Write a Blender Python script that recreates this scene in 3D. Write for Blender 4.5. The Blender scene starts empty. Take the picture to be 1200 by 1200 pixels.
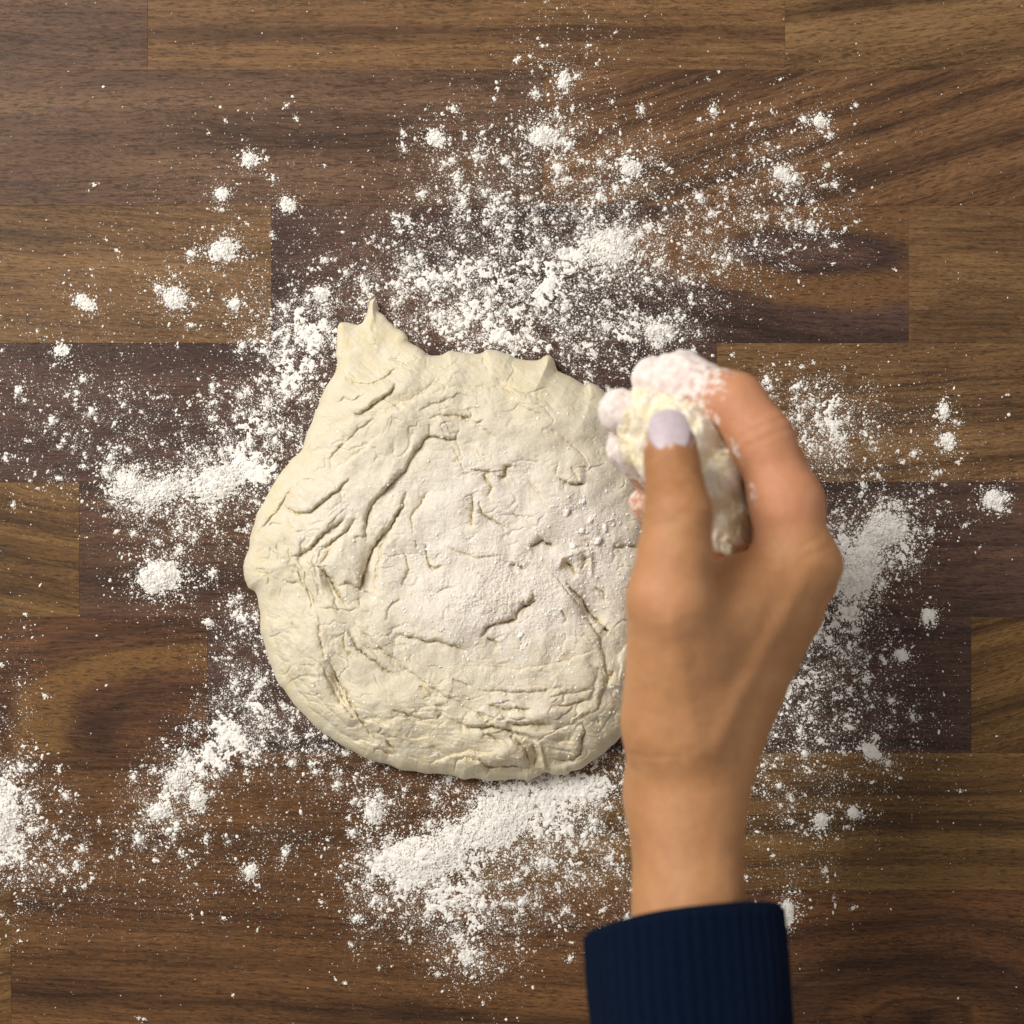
import bpy, math
import numpy as np
from mathutils import Vector, Matrix

# ------------------------------------------------------------------ constants
S = 0.0004            # metres of table per pixel of a 1200 px wide view
HC = 0.75             # camera height above the table
rng = np.random.default_rng(7)

def P(px, py, z=0.0):
    """point at height z that is seen at (px, py) of the 1200 px photograph"""
    k = S * (1.0 - np.asarray(z) / HC)
    return np.stack(np.broadcast_arrays((np.asarray(px) - 600.0) * k, (600.0 - np.asarray(py)) * k, np.asarray(z) * 1.0), -1)

scene = bpy.context.scene
col = scene.collection

# ------------------------------------------------------------------ camera, light, exposure
cam_d = bpy.data.cameras.new('camera'); cam = bpy.data.objects.new('camera', cam_d); col.objects.link(cam)
cam.location = (0, 0, HC); cam.rotation_euler = (0, 0, 0)
cam_d.sensor_width = 36; cam_d.lens = 36 * HC / (1200 * S)
cam_d.clip_start = 0.01; cam_d.clip_end = 50
cam_d.dof.use_dof = True; cam_d.dof.focus_distance = HC - 0.012; cam_d.dof.aperture_fstop = 5.4
scene.camera = cam

world = bpy.data.worlds.new('World'); scene.world = world; world.use_nodes = True
bg = world.node_tree.nodes['Background']; bg.inputs[0].default_value = (1.0, 0.96, 0.91, 1); bg.inputs[1].default_value = 0.345

def area(name, loc, target, sx, sy, power, color):
    d = bpy.data.lights.new(name, 'AREA'); d.shape = 'RECTANGLE'; d.size = sx; d.size_y = sy; d.energy = power; d.color = color
    o = bpy.data.objects.new(name, d); col.objects.link(o); o.location = loc
    o.rotation_euler = (Vector(target) - Vector(loc)).to_track_quat('-Z', 'Y').to_euler()
    return o
area('softbox_key', (-0.92, 0.68, 1.22), (0, 0.0, 0), 0.85, 0.65, 31.5, (1.0, 0.965, 0.92))
area('softbox_fill', (0.75, 0.15, 1.25), (0, 0, 0), 0.7, 0.9, 1.2, (1.0, 0.93, 0.85))
scene.view_settings.view_transform = 'Standard'; scene.view_settings.look = 'None'
scene.view_settings.exposure = 0.0; scene.view_settings.gamma = 1.0

# ------------------------------------------------------------------ helpers
def smooth(a, b, x):
    t = np.clip((x - a) / (b - a), 0, 1); return t * t * (3 - 2 * t)

_perm = np.random.default_rng(3).permutation(4096).astype(np.int64)
_g2 = np.random.default_rng(4).uniform(0, 2 * np.pi, 4096); _gx, _gy = np.cos(_g2), np.sin(_g2)
def perlin(x, y, seed=0):
    xi = np.floor(x).astype(np.int64); yi = np.floor(y).astype(np.int64); xf = x - xi; yf = y - yi
    u = xf ** 3 * (xf * (xf * 6 - 15) + 10); v = yf ** 3 * (yf * (yf * 6 - 15) + 10)
    def g(ix, iy, dx, dy):
        h = _perm[(_perm[(ix + seed * 131) & 4095] + iy) & 4095]; return _gx[h] * dx + _gy[h] * dy
    a = g(xi, yi, xf, yf); b = g(xi + 1, yi, xf - 1, yf); c = g(xi, yi + 1, xf, yf - 1); d = g(xi + 1, yi + 1, xf - 1, yf - 1)
    return ((a + (b - a) * u) * (1 - v) + (c + (d - c) * u) * v) * 1.41
def fbm(x, y, octv=4, seed=0, gain=0.5):
    s = 0; a = 1.0; f = 1.0; n = 0
    for i in range(octv):
        s = s + a * perlin(x * f + 13.7 * i, y * f - 7.1 * i, seed + i); n += a; a *= gain; f *= 2.03
    return s / n

def mesh_np(name, verts, faces, shade=True, attrs=None):
    verts = np.asarray(verts, np.float32); faces = np.asarray(faces, np.int32); k = faces.shape[1]
    me = bpy.data.meshes.new(name)
    me.vertices.add(len(verts)); me.vertices.foreach_set('co', verts.ravel())
    me.loops.add(faces.size); me.loops.foreach_set('vertex_index', faces.ravel())
    me.polygons.add(len(faces)); me.polygons.foreach_set('loop_start', np.arange(0, faces.size, k, dtype=np.int32))
    me.polygons.foreach_set('use_smooth', np.full(len(faces), shade))
    for an, av in (attrs or {}).items():
        at = me.attributes.new(an, 'FLOAT', 'POINT'); at.data.foreach_set('value', np.asarray(av, np.float32))
    me.update(calc_edges=True); me.validate()
    return me
def obj(name, me, mat=None, parent=None, label=None, cat=None, group=None, kind=None, loc=None):
    o = bpy.data.objects.new(name, me); col.objects.link(o)
    if mat and me is not None and not me.materials: me.materials.append(mat)
    if parent: o.parent = parent
    if loc is not None: o.location = loc
    if label: o['label'] = label
    if cat: o['category'] = cat
    if group: o['group'] = group
    if kind: o['kind'] = kind
    return o

class NT:
    def __init__(s, name):
        s.m = bpy.data.materials.new(name); s.m.use_nodes = True; s.t = s.m.node_tree
        s.b = s.t.nodes['Principled BSDF']
    def n(s, typ, ins=None, **kw):
        nd = s.t.nodes.new(typ)
        for k, v in kw.items(): setattr(nd, k, v)
        for k, v in (ins or {}).items(): s.put(nd.inputs[k], v)
        return nd
    def put(s, sock, v):
        if isinstance(v, bpy.types.NodeSocket): s.t.links.new(v, sock)
        elif isinstance(v, bpy.types.Node): s.t.links.new(v.outputs[0], sock)
        else: sock.default_value = v
    def math(s, op, a, b=0.0, c=None, clamp=False):
        nd = s.n('ShaderNodeMath', operation=op, use_clamp=clamp); s.put(nd.inputs[0], a); s.put(nd.inputs[1], b)
        if c is not None: s.put(nd.inputs[2], c)
        return nd.outputs[0]
    def noise(s, vec, scale, detail=3, rough=0.5, dist=0.0):
        nd = s.n('ShaderNodeTexNoise', {'Vector': vec, 'Scale': scale, 'Detail': detail, 'Roughness': rough, 'Distortion': dist}); return nd.outputs[0]
    def remap(s, v, a, b, c=0.0, d=1.0):
        nd = s.n('ShaderNodeMapRange', {'Value': v, 'From Min': a, 'From Max': b, 'To Min': c, 'To Max': d}); return nd.outputs[0]
    def mix(s, f, a, b, typ='MIX'):
        nd = s.n('ShaderNodeMix', data_type='RGBA', blend_type=typ); s.put(nd.inputs[0], f); s.put(nd.inputs[6], a); s.put(nd.inputs[7], b); return nd.outputs[2]
    def attr(s, name):
        return s.n('ShaderNodeAttribute', attribute_name=name).outputs['Fac']
    def bump(s, h, strength, dist, normal=None):
        nd = s.n('ShaderNodeBump', {'Height': h, 'Strength': strength, 'Distance': dist})
        if normal is not None: s.put(nd.inputs['Normal'], normal)
        return nd.outputs[0]
def lin(r, g, b):
    f = lambda c: (c / 255 / 12.92) if c / 255 <= 0.04045 else ((c / 255 + 0.055) / 1.055) ** 2.4
    return (f(r), f(g), f(b), 1)

# ------------------------------------------------------------------ walnut planks
def wood_mat(idx, light, mid, dark, angle=0.0, freq=55.0, warp=0.010, fig=None, contrast=1.0, pores=0.62, band=None):
    t = NT('walnut_%d' % idx)
    tc = t.n('ShaderNodeTexCoord').outputs['Object']
    off = t.n('ShaderNodeVectorMath', {0: tc, 1: (idx * 1.37, idx * 0.61, idx * 2.1)}, operation='ADD').outputs[0]
    rot = t.n('ShaderNodeVectorRotate', {'Vector': off, 'Angle': angle}, rotation_type='Z_AXIS').outputs[0]
    # slow waviness of the fibres
    lowv = t.n('ShaderNodeVectorMath', {0: rot, 1: (5.0, 14.0, 1.0)}, operation='MULTIPLY').outputs[0]
    w = t.math('SUBTRACT', t.noise(lowv, 1.0, 3, 0.5), 0.5)
    w2v = t.n('ShaderNodeVectorMath', {0: rot, 1: (26.0, 40.0, 1.0)}, operation='MULTIPLY').outputs[0]
    w2 = t.math('SUBTRACT', t.noise(w2v, 1.0, 2, 0.5), 0.5)
    sep = t.n('ShaderNodeSeparateXYZ', {0: rot})
    dy = t.math('ADD', t.math('MULTIPLY', w, warp), t.math('MULTIPLY', w2, warp * 0.22))
    y = t.math('ADD', sep.outputs[1], dy)
    fib = t.n('ShaderNodeCombineXYZ', {0: sep.outputs[0], 1: y, 2: sep.outputs[2]}).outputs[0]
    if fig:                                    # cathedral figure: long nested ellipses round a heart
        cx, cy, kx = fig
        so = t.n('ShaderNodeSeparateXYZ', {0: tc})
        ax = t.math('MULTIPLY', t.math('SUBTRACT', so.outputs[0], cx), kx)
        ay = t.math('ADD', t.math('SUBTRACT', so.outputs[1], cy), t.math('MULTIPLY', dy, 1.6))
        ring = t.math('POWER', t.math('ADD', t.math('MULTIPLY', ax, ax), t.math('MULTIPLY', ay, ay)), 0.5)
    else:
        ring = y
    nb = t.n('ShaderNodeTexNoise', {'W': t.math('ADD', t.math('MULTIPLY', ring, freq), idx * 7.3), 'Scale': 1.0, 'Detail': 3.0, 'Roughness': 0.55}, noise_dimensions='1D').outputs[0]
    nb2 = t.n('ShaderNodeTexNoise', {'W': t.math('ADD', t.math('MULTIPLY', ring, freq * 3.4), idx * 3.1), 'Scale': 1.0, 'Detail': 2.0, 'Roughness': 0.5}, noise_dimensions='1D').outputs[0]
    patchv = t.n('ShaderNodeVectorMath', {0: fib, 1: (9.0, 30.0, 1.0)}, operation='MULTIPLY').outputs[0]
    pn = t.noise(patchv, 1.0, 3, 0.5)
    sv = t.n('ShaderNodeVectorMath', {0: fib, 1: (38.0, 620.0, 1.0)}, operation='MULTIPLY').outputs[0]
    st = t.noise(sv, 1.0, 4, 0.6)
    a = t.math('MULTIPLY', t.math('SUBTRACT', nb, 0.5), 1.6 * contrast)
    a = t.math('ADD', a, t.math('MULTIPLY', t.math('SUBTRACT', pn, 0.5), 1.1))
    a = t.math('ADD', a, t.math('MULTIPLY', t.math('SUBTRACT', st, 0.5), 1.5))
    a = t.math('ADD', a, 0.5, clamp=True)
    ramp = t.n('ShaderNodeValToRGB', {0: a}); e = ramp.color_ramp.elements
    e[0].position = 0.0; e[0].color = dark; e[1].position = 1.0; e[1].color = light
    m_ = e.new(0.5); m_.color = mid
    c = ramp.outputs[0]
    if band:                                   # one pale growth band of the figure
        bb = t.math('SUBTRACT', ring, t.math('ADD', band[0], t.math('MULTIPLY', t.math('SUBTRACT', pn, 0.5), 0.012)))
        c = t.mix(t.math('MULTIPLY', t.remap(t.math('ABSOLUTE', bb), band[1], band[1] * 0.45), 0.85), c, band[2])
    # thin dark growth lines
    gl = t.math('MULTIPLY', t.remap(nb2, 0.38, 0.26), 0.38 * contrast)
    c = t.mix(t.math('MAXIMUM', gl, 0.0), c, tuple(x * 0.45 for x in dark[:3]) + (1,))
    # open pores: short dark dashes along the fibre
    pv = t.n('ShaderNodeVectorMath', {0: fib, 1: (190.0, 1250.0, 1.0)}, operation='MULTIPLY').outputs[0]
    po = t.noise(pv, 1.0, 2, 0.55)
    pm = t.remap(po, 0.53, 0.68)
    pv2 = t.n('ShaderNodeVectorMath', {0: fib, 1: (320.0, 2100.0, 5.0)}, operation='MULTIPLY').outputs[0]
    po2 = t.remap(t.noise(pv2, 1.0, 1, 0.5), 0.55, 0.72)
    c = t.mix(t.math('MULTIPLY', pm, pores), c, tuple(x * 0.33 for x in dark[:3]) + (1,))
    c = t.mix(t.math('MULTIPLY', po2, pores * 0.5), c, tuple(x * 0.4 for x in dark[:3]) + (1,))
    # dense fine figure: tiny slanted flecks all over
    fk = t.n('ShaderNodeVectorMath', {0: t.n('ShaderNodeVectorRotate', {'Vector': fib, 'Angle': 0.10}, rotation_type='Z_AXIS').outputs[0], 1: (430.0, 1500.0, 9.0)}, operation='MULTIPLY').outputs[0]
    fkm = t.remap(t.noise(fk, 1.0, 3, 0.6), 0.42, 0.66)
    blot = t.remap(t.noise(patchv, 2.6, 2, 0.5), 0.35, 0.65, 0.25, 1.0)
    c = t.mix(t.math('MULTIPLY', t.math('MULTIPLY', fkm, blot), 0.55), c, tuple(x * 0.42 for x in dark[:3]) + (1,))
    t.put(t.b.inputs['Base Color'], c)
    t.put(t.b.inputs['Roughness'], t.remap(st, 0.3, 0.7, 0.44, 0.56))
    t.b.inputs['Specular IOR Level'].default_value = 0.14
    t.put(t.b.inputs['Normal'], t.bump(t.math('ADD', t.math('MULTIPLY', pm, -1.0), t.math('MULTIPLY', st, 0.35)), 0.35, 0.00018))
    return t.m

XL, XR = -420, 1620
ROWS = [-240, -78, 82, 241, 402, 565, 723, 882.5, 1043, 1203, 1363, 1523]
# tones: light, mid, dark in photograph-like sRGB of the wood itself
T = {
 'grey':   (lin(122, 94, 73), lin(99, 74, 57), lin(68, 50, 40)),
 'gold':   (lin(140, 105, 69), lin(120, 88, 57), lin(90, 65, 44)),
 'tan':    (lin(142, 110, 73), lin(119, 89, 58), lin(80, 59, 40)),
 'purple': (lin(108, 79, 62), lin(86, 62, 50), lin(60, 43, 37)),
 'brown':  (lin(130, 94, 63), lin(104, 74, 50), lin(68, 48, 36)),
 'warm':   (lin(122, 85, 52), lin(97, 66, 40), lin(62, 42, 28)),
 'olive':  (lin(134, 101, 58), lin(108, 79, 45), lin(70, 50, 31)),
 'red':    (lin(114, 73, 42), lin(84, 55, 37), lin(52, 35, 28)),
}
T = {k: tuple(tuple(c * .78 + m * .22 for c, m in zip(col_, mean)) for col_, mean in zip(v, (lin(130, 98, 66), lin(105, 77, 52), lin(70, 51, 37)))) for k, v in T.items()}
T['plum'] = (lin(104, 77, 63), lin(80, 59, 51), lin(56, 42, 39))
R = math.radians
PL = [  # row, x0, x1, tone, options
 (0, XL, 500, 'brown', {}), (0, 500, XR, 'grey', {}),
 (1, XL, 173, 'grey', {'contrast': .6}), (1, 173, 920, 'gold', {'freq': 90, 'warp': .006, 'contrast': 1.0}), (1, 920, XR, 'tan', {'angle': R(-8), 'freq': 60}),
 (2, XL, 636, 'grey', {'freq': 45, 'warp': .014, 'contrast': .7}), (2, 636, XR, 'brown', {'angle': R(-17), 'freq': 85, 'contrast': 1.1}),
 (3, XL, 318, 'tan', {'angle': R(5), 'freq': 80, 'contrast': .8}), (3, 318, 1065, 'plum', {'fig': (.105, .012, .30), 'freq': 40, 'contrast': 1.2, 'warp': .022, 'band': (.020, .010, lin(120, 86, 54))}), (3, 1065, XR, 'tan', {'fig': (-.075, -.035, .8), 'freq': 30, 'contrast': .8}),
 (4, XL, 840, 'plum', {'warp': .02, 'freq': 35, 'contrast': .7}), (4, 840, XR, 'tan', {'angle': R(-3), 'freq': 75, 'warp': .012}),
 (5, XL, 93, 'olive', {'angle': R(10), 'freq': 60}), (5, 93, 840, 'purple', {'freq': 50, 'contrast': .9}), (5, 840, XR, 'plum', {'freq': 60, 'contrast': .7}),
 (6, XL, 243, 'red', {'fig': (.124, -.024, .50), 'freq': 40, 'contrast': .9, 'warp': .02, 'band': (.037, .0085, lin(124, 90, 52))}), (6, 243, 1138, 'plum', {'freq': 60, 'contrast': .8}), (6, 1138, XR, 'olive', {'angle': R(-16), 'freq': 95, 'contrast': 1.3}),
 (7, XL, 560, 'warm', {'freq': 60, 'contrast': .8}), (7, 560, XR, 'olive', {'freq': 62, 'contrast': 1.2, 'warp': .014}),
 (8, XL, 13, 'olive', {'angle': R(-14), 'freq': 60}), (8, 13, 760, 'warm', {'angle': R(3), 'freq': 70, 'contrast': .7}), (8, 760, XR, 'red', {'fig': (-.045, -.030, .42), 'freq': 62, 'contrast': 1.2, 'warp': .02}),
 (9, XL, 420, 'brown', {}), (9, 420, XR, 'tan', {}),
 (10, XL, 840, 'grey', {}), (10, 840, XR, 'warm', {}),
]
def plank_mesh(w, h, zt):
    g = 0.00002; c = 0.00009; x, y = w / 2 - g, h / 2 - g
    v = []
    for (dx, z) in ((0, -0.03), (0, zt - c), (c, zt)):
        v += [(-x + dx, -y + dx, z), (x - dx, -y + dx, z), (x - dx, y - dx, z), (-x + dx, y - dx, z)]
    f = [(3, 2, 1, 0), (8, 9, 10, 11)]
    for a in (0, 4):
        for i in range(4):
            j = (i + 1) % 4; f.append((a + i, a + j, a + 4 + j, a + 4 + i))
    return mesh_np('plank', v, f, False)
basem = NT('substrate'); basem.b.inputs['Base Color'].default_value = (0.02, 0.014, 0.01, 1)
x0, x1 = (XL - 600) * S, (XR - 600) * S; y1, y0 = (600 - ROWS[0]) * S, (600 - ROWS[-1]) * S
bv = [(x, y, z) for z in (-0.05, -0.0301) for (x, y) in ((x0, y0), (x1, y0), (x1, y1), (x0, y1))]
top = obj('tabletop', mesh_np('tabletop', bv, [(3, 2, 1, 0), (4, 5, 6, 7), (0, 1, 5, 4), (1, 2, 6, 5), (2, 3, 7, 6), (3, 0, 4, 7)], False), basem.m,
          label='dark walnut tabletop of staggered planks dusted with flour', kind='structure')
prng = np.random.default_rng(5)
for i, (r, a, b, tone, opt) in enumerate(PL):
    yt, yb = ROWS[r], ROWS[r + 1]
    me = plank_mesh((b - a) * S, (yb - yt) * S, prng.uniform(-0.00005, 0.0))
    obj('plank', me, wood_mat(i + 1, *T[tone], **opt), top, loc=(((a + b) / 2 - 600) * S, (600 - (yt + yb) / 2) * S, 0))

# ------------------------------------------------------------------ dough
OUT = np.array([(395,378),(408,378),(423,381),(429,370),(434,352),(438,347),(441,357),(443,365),(452,373),(460,380),(477,392),(480,402),(496,410),(502,416),(517,416),(525,410),(535,413),(550,415),(566,415),(570,409),(590,412),(610,421),(632,423),(637,417),(648,418),(655,435),(678,447),(688,452),(691,447),(702,452),(725,478),(748,530),(764,600),(770,680),(763,750),(750,820),(735,855),(719,874),(700,888),(684,900),(669,904),(667,908),(647,909),(639,905),(630,910),(618,917),(612,913),(591,914),(570,915),(560,912),(545,914),(533,909),(510,906),(490,905),(468,903),(455,895),(430,889),(412,880),(382,862),(365,847),(348,828),(323,798),(315,773),(307,747),(304,725),(304,704),(300,693),(288,687),(284,668),(290,647),(295,623),(303,598),(322,563),(338,542),(352,530),(356,518),(362,503),(370,482),(380,457),(396,430),(394,407)], float)
def soften(poly, n=1):
    for _ in range(n):
        nx_ = np.roll(poly, -1, 0); poly = np.stack([poly * .78 + nx_ * .22, poly * .22 + nx_ * .78], 1).reshape(-1, 2)
    return poly
def seg_dist(px, py, a, b):
    d = b - a; L = max((d * d).sum(), 1e-9)
    t = np.clip(((px - a[0]) * d[0] + (py - a[1]) * d[1]) / L, 0, 1)
    cx, cy = a[0] + t * d[0], a[1] + t * d[1]
    return np.hypot(px - cx, py - cy), cx, cy, t, d
def poly_sd(px, py, poly):
    """signed distance (positive inside) and nearest boundary point"""
    best = np.full(px.shape, 1e9); bx = np.zeros(px.shape); by = np.zeros(px.shape); ins = np.zeros(px.shape, bool)
    for i in range(len(poly)):
        a, b = poly[i], poly[(i + 1) % len(poly)]
        d, cx, cy, _, _ = seg_dist(px, py, a, b); m = d < best
        best[m] = d[m]; bx[m] = cx[m]; by[m] = cy[m]
        if a[1] != b[1]:
            c = ((a[1] > py) != (b[1] > py)) & (px < (b[0] - a[0]) * (py - a[1]) / (b[1] - a[1]) + a[0]); ins ^= c
    return np.where(ins, best, -best), bx, by

# creases: points, depth mm, half width px, step mm (+ raises the left-hand side of travel)
CR = [
 ([(558,421),(535,428),(520,442),(505,453),(490,464),(467,477),(438,485),(415,487),(390,498),(370,515),(358,528)],1.0,4,3.0),
 ([(465,448),(462,457),(453,463),(440,472),(430,480),(413,488)],3.5,3.2,-2.0),
 ([(493,417),(487,424),(477,427),(467,422),(453,422)],1.6,2.6,1.0),
 ([(401,433),(407,442),(415,449),(430,450),(443,447),(463,433),(475,427)],1.5,3,1.4),
 ([(393,472),(403,467),(412,470),(427,463)],1.0,2.2,.6),
 ([(385,380),(396,400),(398,432)],-0.8,3,0),
 ([(436,352),(434,385),(440,405)],-1.2,4,0),
 ([(482,538),(492,525),(497,514),(502,512),(523,515),(532,515),(537,505)],3.0,2.6,1.6),
 ([(503,490),(513,487),(527,487),(540,488),(550,492),(553,487)],2.2,2.4,-1.2),
 ([(385,538),(397,525),(415,508),(427,498),(440,490)],1.2,2.6,.8),
 ([(490,482),(502,474),(520,470),(530,463)],1.0,2.6,.8),
 ([(503,498),(504,512)],1.2,2,0),
 ([(540,488),(547,489),(552,492),(558,497),(568,490)],2.0,2.4,.6),
 ([(552,492),(552,483),(547,478)],1.3,2.2,0),
 ([(532,515),(538,524),(541,537)],1.0,2,0),
 ([(558,498),(570,505),(580,514)],1.2,2.2,.6),
 ([(550,549),(562,552),(573,552),(569,558),(570,563),(576,572),(573,582),(570,585)],3.0,2.6,1.4),
 ([(583,559),(590,557),(593,548),(602,545)],3.2,4,1.0),
 ([(578,440),(590,450),(607,468)],1.4,4,.8),
 ([(568,413),(566,424),(575,436)],1.2,3,0),
 ([(657,563),(665,566),(675,567),(687,566)],3.4,3,2.0),
 ([(618,563),(628,574),(637,588)],1.3,2.2,.6),
 ([(655,543),(650,558)],1.0,2.2,0),
 ([(672,546),(674,556),(680,563)],1.2,2.4,.6),
 ([(332,590),(337,597),(353,602),(365,599),(377,590),(388,580),(403,568),(412,560)],3.0,2.6,2.0),
 ([(300,633),(303,623),(317,608),(330,592),(337,577),(345,568)],2.2,3,1.0),
 ([(343,653),(348,652),(363,643),(373,632),(387,620),(400,611),(407,605)],4.0,3.6,2.0),
 ([(378,643),(393,633),(403,625),(413,613),(417,607)],3.0,3,1.4),
 ([(378,668),(378,658),(383,650),(393,640)],2.2,3,-1.5),
 ([(373,663),(380,670),(387,680),(397,695),(407,710)],4.2,4.2,3.0),
 ([(395,687),(407,683),(422,690),(427,670),(433,653),(443,633),(457,618),(467,602),(473,588),(477,575)],4.5,4.2,1.2),
 ([(440,702),(441,670),(447,640),(457,620),(467,602)],1.8,3,-2.6),
 ([(428,635),(428,620),(430,603),(440,585),(455,570),(475,550)],2.8,4,1.4),
 ([(413,631),(425,629),(429,626)],1.6,2.2,.6),
 ([(345,660),(353,677),(363,697),(373,710)],2.2,3,.8),
 ([(335,602),(338,615),(345,623),(358,623)],1.1,2.4,.5),
 ([(315,617),(322,614),(330,613)],1.5,2.2,.5),
 ([(318,637),(316,662),(313,677)],1.2,2.4,.5),
 ([(335,627),(338,645),(342,658)],1.3,2.4,.5),
 ([(325,637),(328,660)],1.0,2.2,.4),
 ([(300,667),(307,668),(315,677),(313,697)],1.6,2.6,.6),
 ([(332,680),(340,683),(352,684)],1.6,2.4,.6),
 ([(383,537),(387,538),(395,528),(403,520)],1.0,2,.4), ([(387,538),(388,552)],.9,2,0),
 ([(353,563),(360,563),(372,559)],1.1,2.2,.5),
 ([(495,520),(483,535),(473,552),(457,568),(441,585)],1.8,3.4,-1.8),
 ([(503,575),(493,590),(482,605),(483,617),(487,625)],2.2,2.2,.8),
 ([(488,632),(488,643)],1.5,2.2,0),
 ([(499,638),(498,650),(503,663),(508,667),(518,663)],3.0,2.4,1.0),
 ([(552,578),(555,582),(554,595),(554,619)],3.8,2.8,1.6),
 ([(562,588),(565,600),(575,608),(595,621)],3.0,2.4,1.0),
 ([(530,522),(535,530),(540,540),(528,542)],1.6,2.2,.6),
 ([(597,662),(607,663),(618,668)],3.0,2.2,.8),
 ([(613,703),(615,710),(622,708)],2.2,2.2,.4), ([(510,695),(520,690),(535,688)],1.2,2,.5),
 ([(560,670),(567,677)],1.2,2,0), ([(580,602),(600,603),(628,607)],.9,2,.4),
 ([(620,641),(628,638),(636,632),(643,638),(652,642)],4.2,3,1.4),
 ([(652,667),(660,655),(670,648),(680,647),(690,640)],-1.6,3.4,0),
 ([(663,657),(670,665),(677,675)],3.6,4,1.0),
 ([(684,652),(686,660),(682,668)],3.2,6,0),
 ([(662,682),(670,692),(682,703),(688,717),(700,727),(712,740)],4.2,4,-2.6),
 ([(690,640),(692,657),(695,678)],-1.4,3,0),
 ([(697,687),(707,695),(710,705)],2.2,2.6,.8),
 ([(610,707),(617,710),(628,703)],2.8,2.4,.6),
 ([(583,733),(605,725),(607,717),(625,700),(626,690)],2.6,2.4,.8),
 ([(660,732),(663,725),(658,715)],2.2,2.4,0),
 ([(717,641),(732,640),(750,641)],2.6,3,1.0),
 ([(408,737),(413,748),(420,761),(433,770),(447,780),(467,793)],4.0,3,1.6),
 ([(405,742),(402,750),(407,762),(415,772)],2.6,3,.8),
 ([(376,732),(373,745),(377,757),(382,773)],2.6,3,.8),
 ([(375,775),(383,793),(393,815),(407,833),(420,846)],1.2,3,-1.6),
 ([(385,772),(392,787),(400,802),(410,822),(423,843),(442,870)],4.0,3.4,2.0),
 ([(388,790),(397,808),(407,826)],2.2,6,0),
 ([(458,832),(468,834),(480,838),(500,843)],3.0,2.2,.8),
 ([(368,712),(383,713),(407,715),(423,713)],1.3,2.4,.6),
 ([(463,742),(476,747),(495,750),(512,752),(533,757),(549,764)],3.0,2.6,1.8),
 ([(425,755),(435,761),(450,762)],1.2,2.4,.5),
 ([(413,869),(428,868),(442,872)],1.5,2.2,-.6), ([(452,867),(460,876),(468,885)],2.6,2.6,.8), ([(438,878),(448,878),(462,887)],3.0,2.6,1.0),
 ([(315,748),(323,746),(330,741)],1.3,2.2,.4), ([(343,728),(347,738),(350,748)],1.3,2.2,.4), ([(327,785),(337,795)],1.0,2,.3),
 ([(330,722),(322,726),(312,722)],1.0,2.2,.3), ([(355,812),(368,815),(377,811)],.8,2,.3), ([(347,806),(362,822),(378,824)],.7,2,.3),
 ([(443,860),(448,852)],2.0,2.4,0),
 ([(491,804),(503,811),(508,818)],2.2,2.2,.8), ([(510,825),(524,829)],3.0,2.4,1.0), ([(512,843),(518,836)],3.0,2.4,0),
 ([(555,808),(576,810),(608,812),(640,809),(660,804)],1.6,2.2,.8), ([(530,796),(541,800),(553,805)],1.6,2.2,.8),
 ([(574,826),(587,830),(600,831),(625,831)],3.0,2.4,1.4), ([(650,829),(675,824),(692,820)],2.4,3,1.0),
 ([(595,847),(614,849),(630,848),(647,850)],4.0,2.8,1.6),
 ([(535,846),(549,851),(568,853),(576,851),(599,857),(622,865),(631,870)],4.4,3,2.4),
 ([(560,834),(568,842),(576,850)],2.4,2.6,.8), ([(566,858),(580,865),(589,871)],2.6,2.4,.8),
 ([(597,861),(614,876),(619,888),(617,897)],3.4,4,-1.6), ([(624,872),(628,884),(627,898)],3.2,5,0),
 ([(562,894),(574,899),(583,897),(599,898),(622,901)],4.4,2.8,1.6),
 ([(533,905),(535,892),(545,888),(564,892),(574,899),(570,909)],2.6,2.4,-1.0),
 ([(503,896),(526,886),(549,880),(564,882),(580,880)],1.2,3,-1.8),
 ([(682,848),(685,858),(681,870),(681,883),(672,890),(644,890)],3.6,3,-1.4),
 ([(630,866),(633,877),(635,890),(639,902),(630,909),(620,915)],-2.6,3.6,0),
 ([(645,876),(660,879),(678,884)],1.6,2.4,.6), ([(648,868),(662,866),(672,870)],1.4,2.2,.6),
 ([(648,858),(660,851),(676,846)],1.6,2.2,.6), ([(700,841),(703,850)],2.0,2.6,0),
 ([(711,804),(714,793),(719,786)],3.0,3,-1.0), ([(707,736),(714,741)],4.0,3,0),
 ([(570,746),(578,750),(586,757)],3.0,2.4,.8), ([(563,748),(570,736),(586,730),(605,725)],3.4,2.6,1.4),
 ([(640,818),(670,812),(700,806)],1.4,3,.8), ([(690,780),(706,786),(712,800)],1.4,3,.6),
 ([(470,700),(455,712),(452,728)],1.0,3,-.8), ([(420,700),(424,712)],1.2,2.6,0),
 ([(407,710),(420,735),(440,755),(470,780),(500,803),(535,822),(565,840)],1.2,3,1.7),
 ([(310,700),(318,740),(335,785),(365,830),(405,862),(445,880)],.6,4,1.0),
 ([(640,662),(672,702),(700,742),(712,790),(700,830),(665,850)],1.0,3,-1.4),
 ([(430,503),(470,472),(530,454),(600,455),(650,475)],.7,3.5,-1.2),
 ([(345,745),(360,790),(385,830),(420,862)],.8,3,1.0),
 ([(380,560),(420,530),(450,505)],.8,3,-1.0), ([(640,500),(670,520),(690,545)],.7,3,-.8), ([(600,470),(640,490)],.6,3,.6),
 ([(520,640),(560,655),(590,650)],.8,3,.8), ([(470,640),(480,665),(470,690)],.8,3,-.8), ([(560,780),(610,785),(660,775),(700,760)],.9,3,-1.0),
]
STEP = 0.72
gx = np.arange(278, 778, STEP); gy = np.arange(340, 924, STEP)
GX, GY = np.meshgrid(gx, gy)
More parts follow.
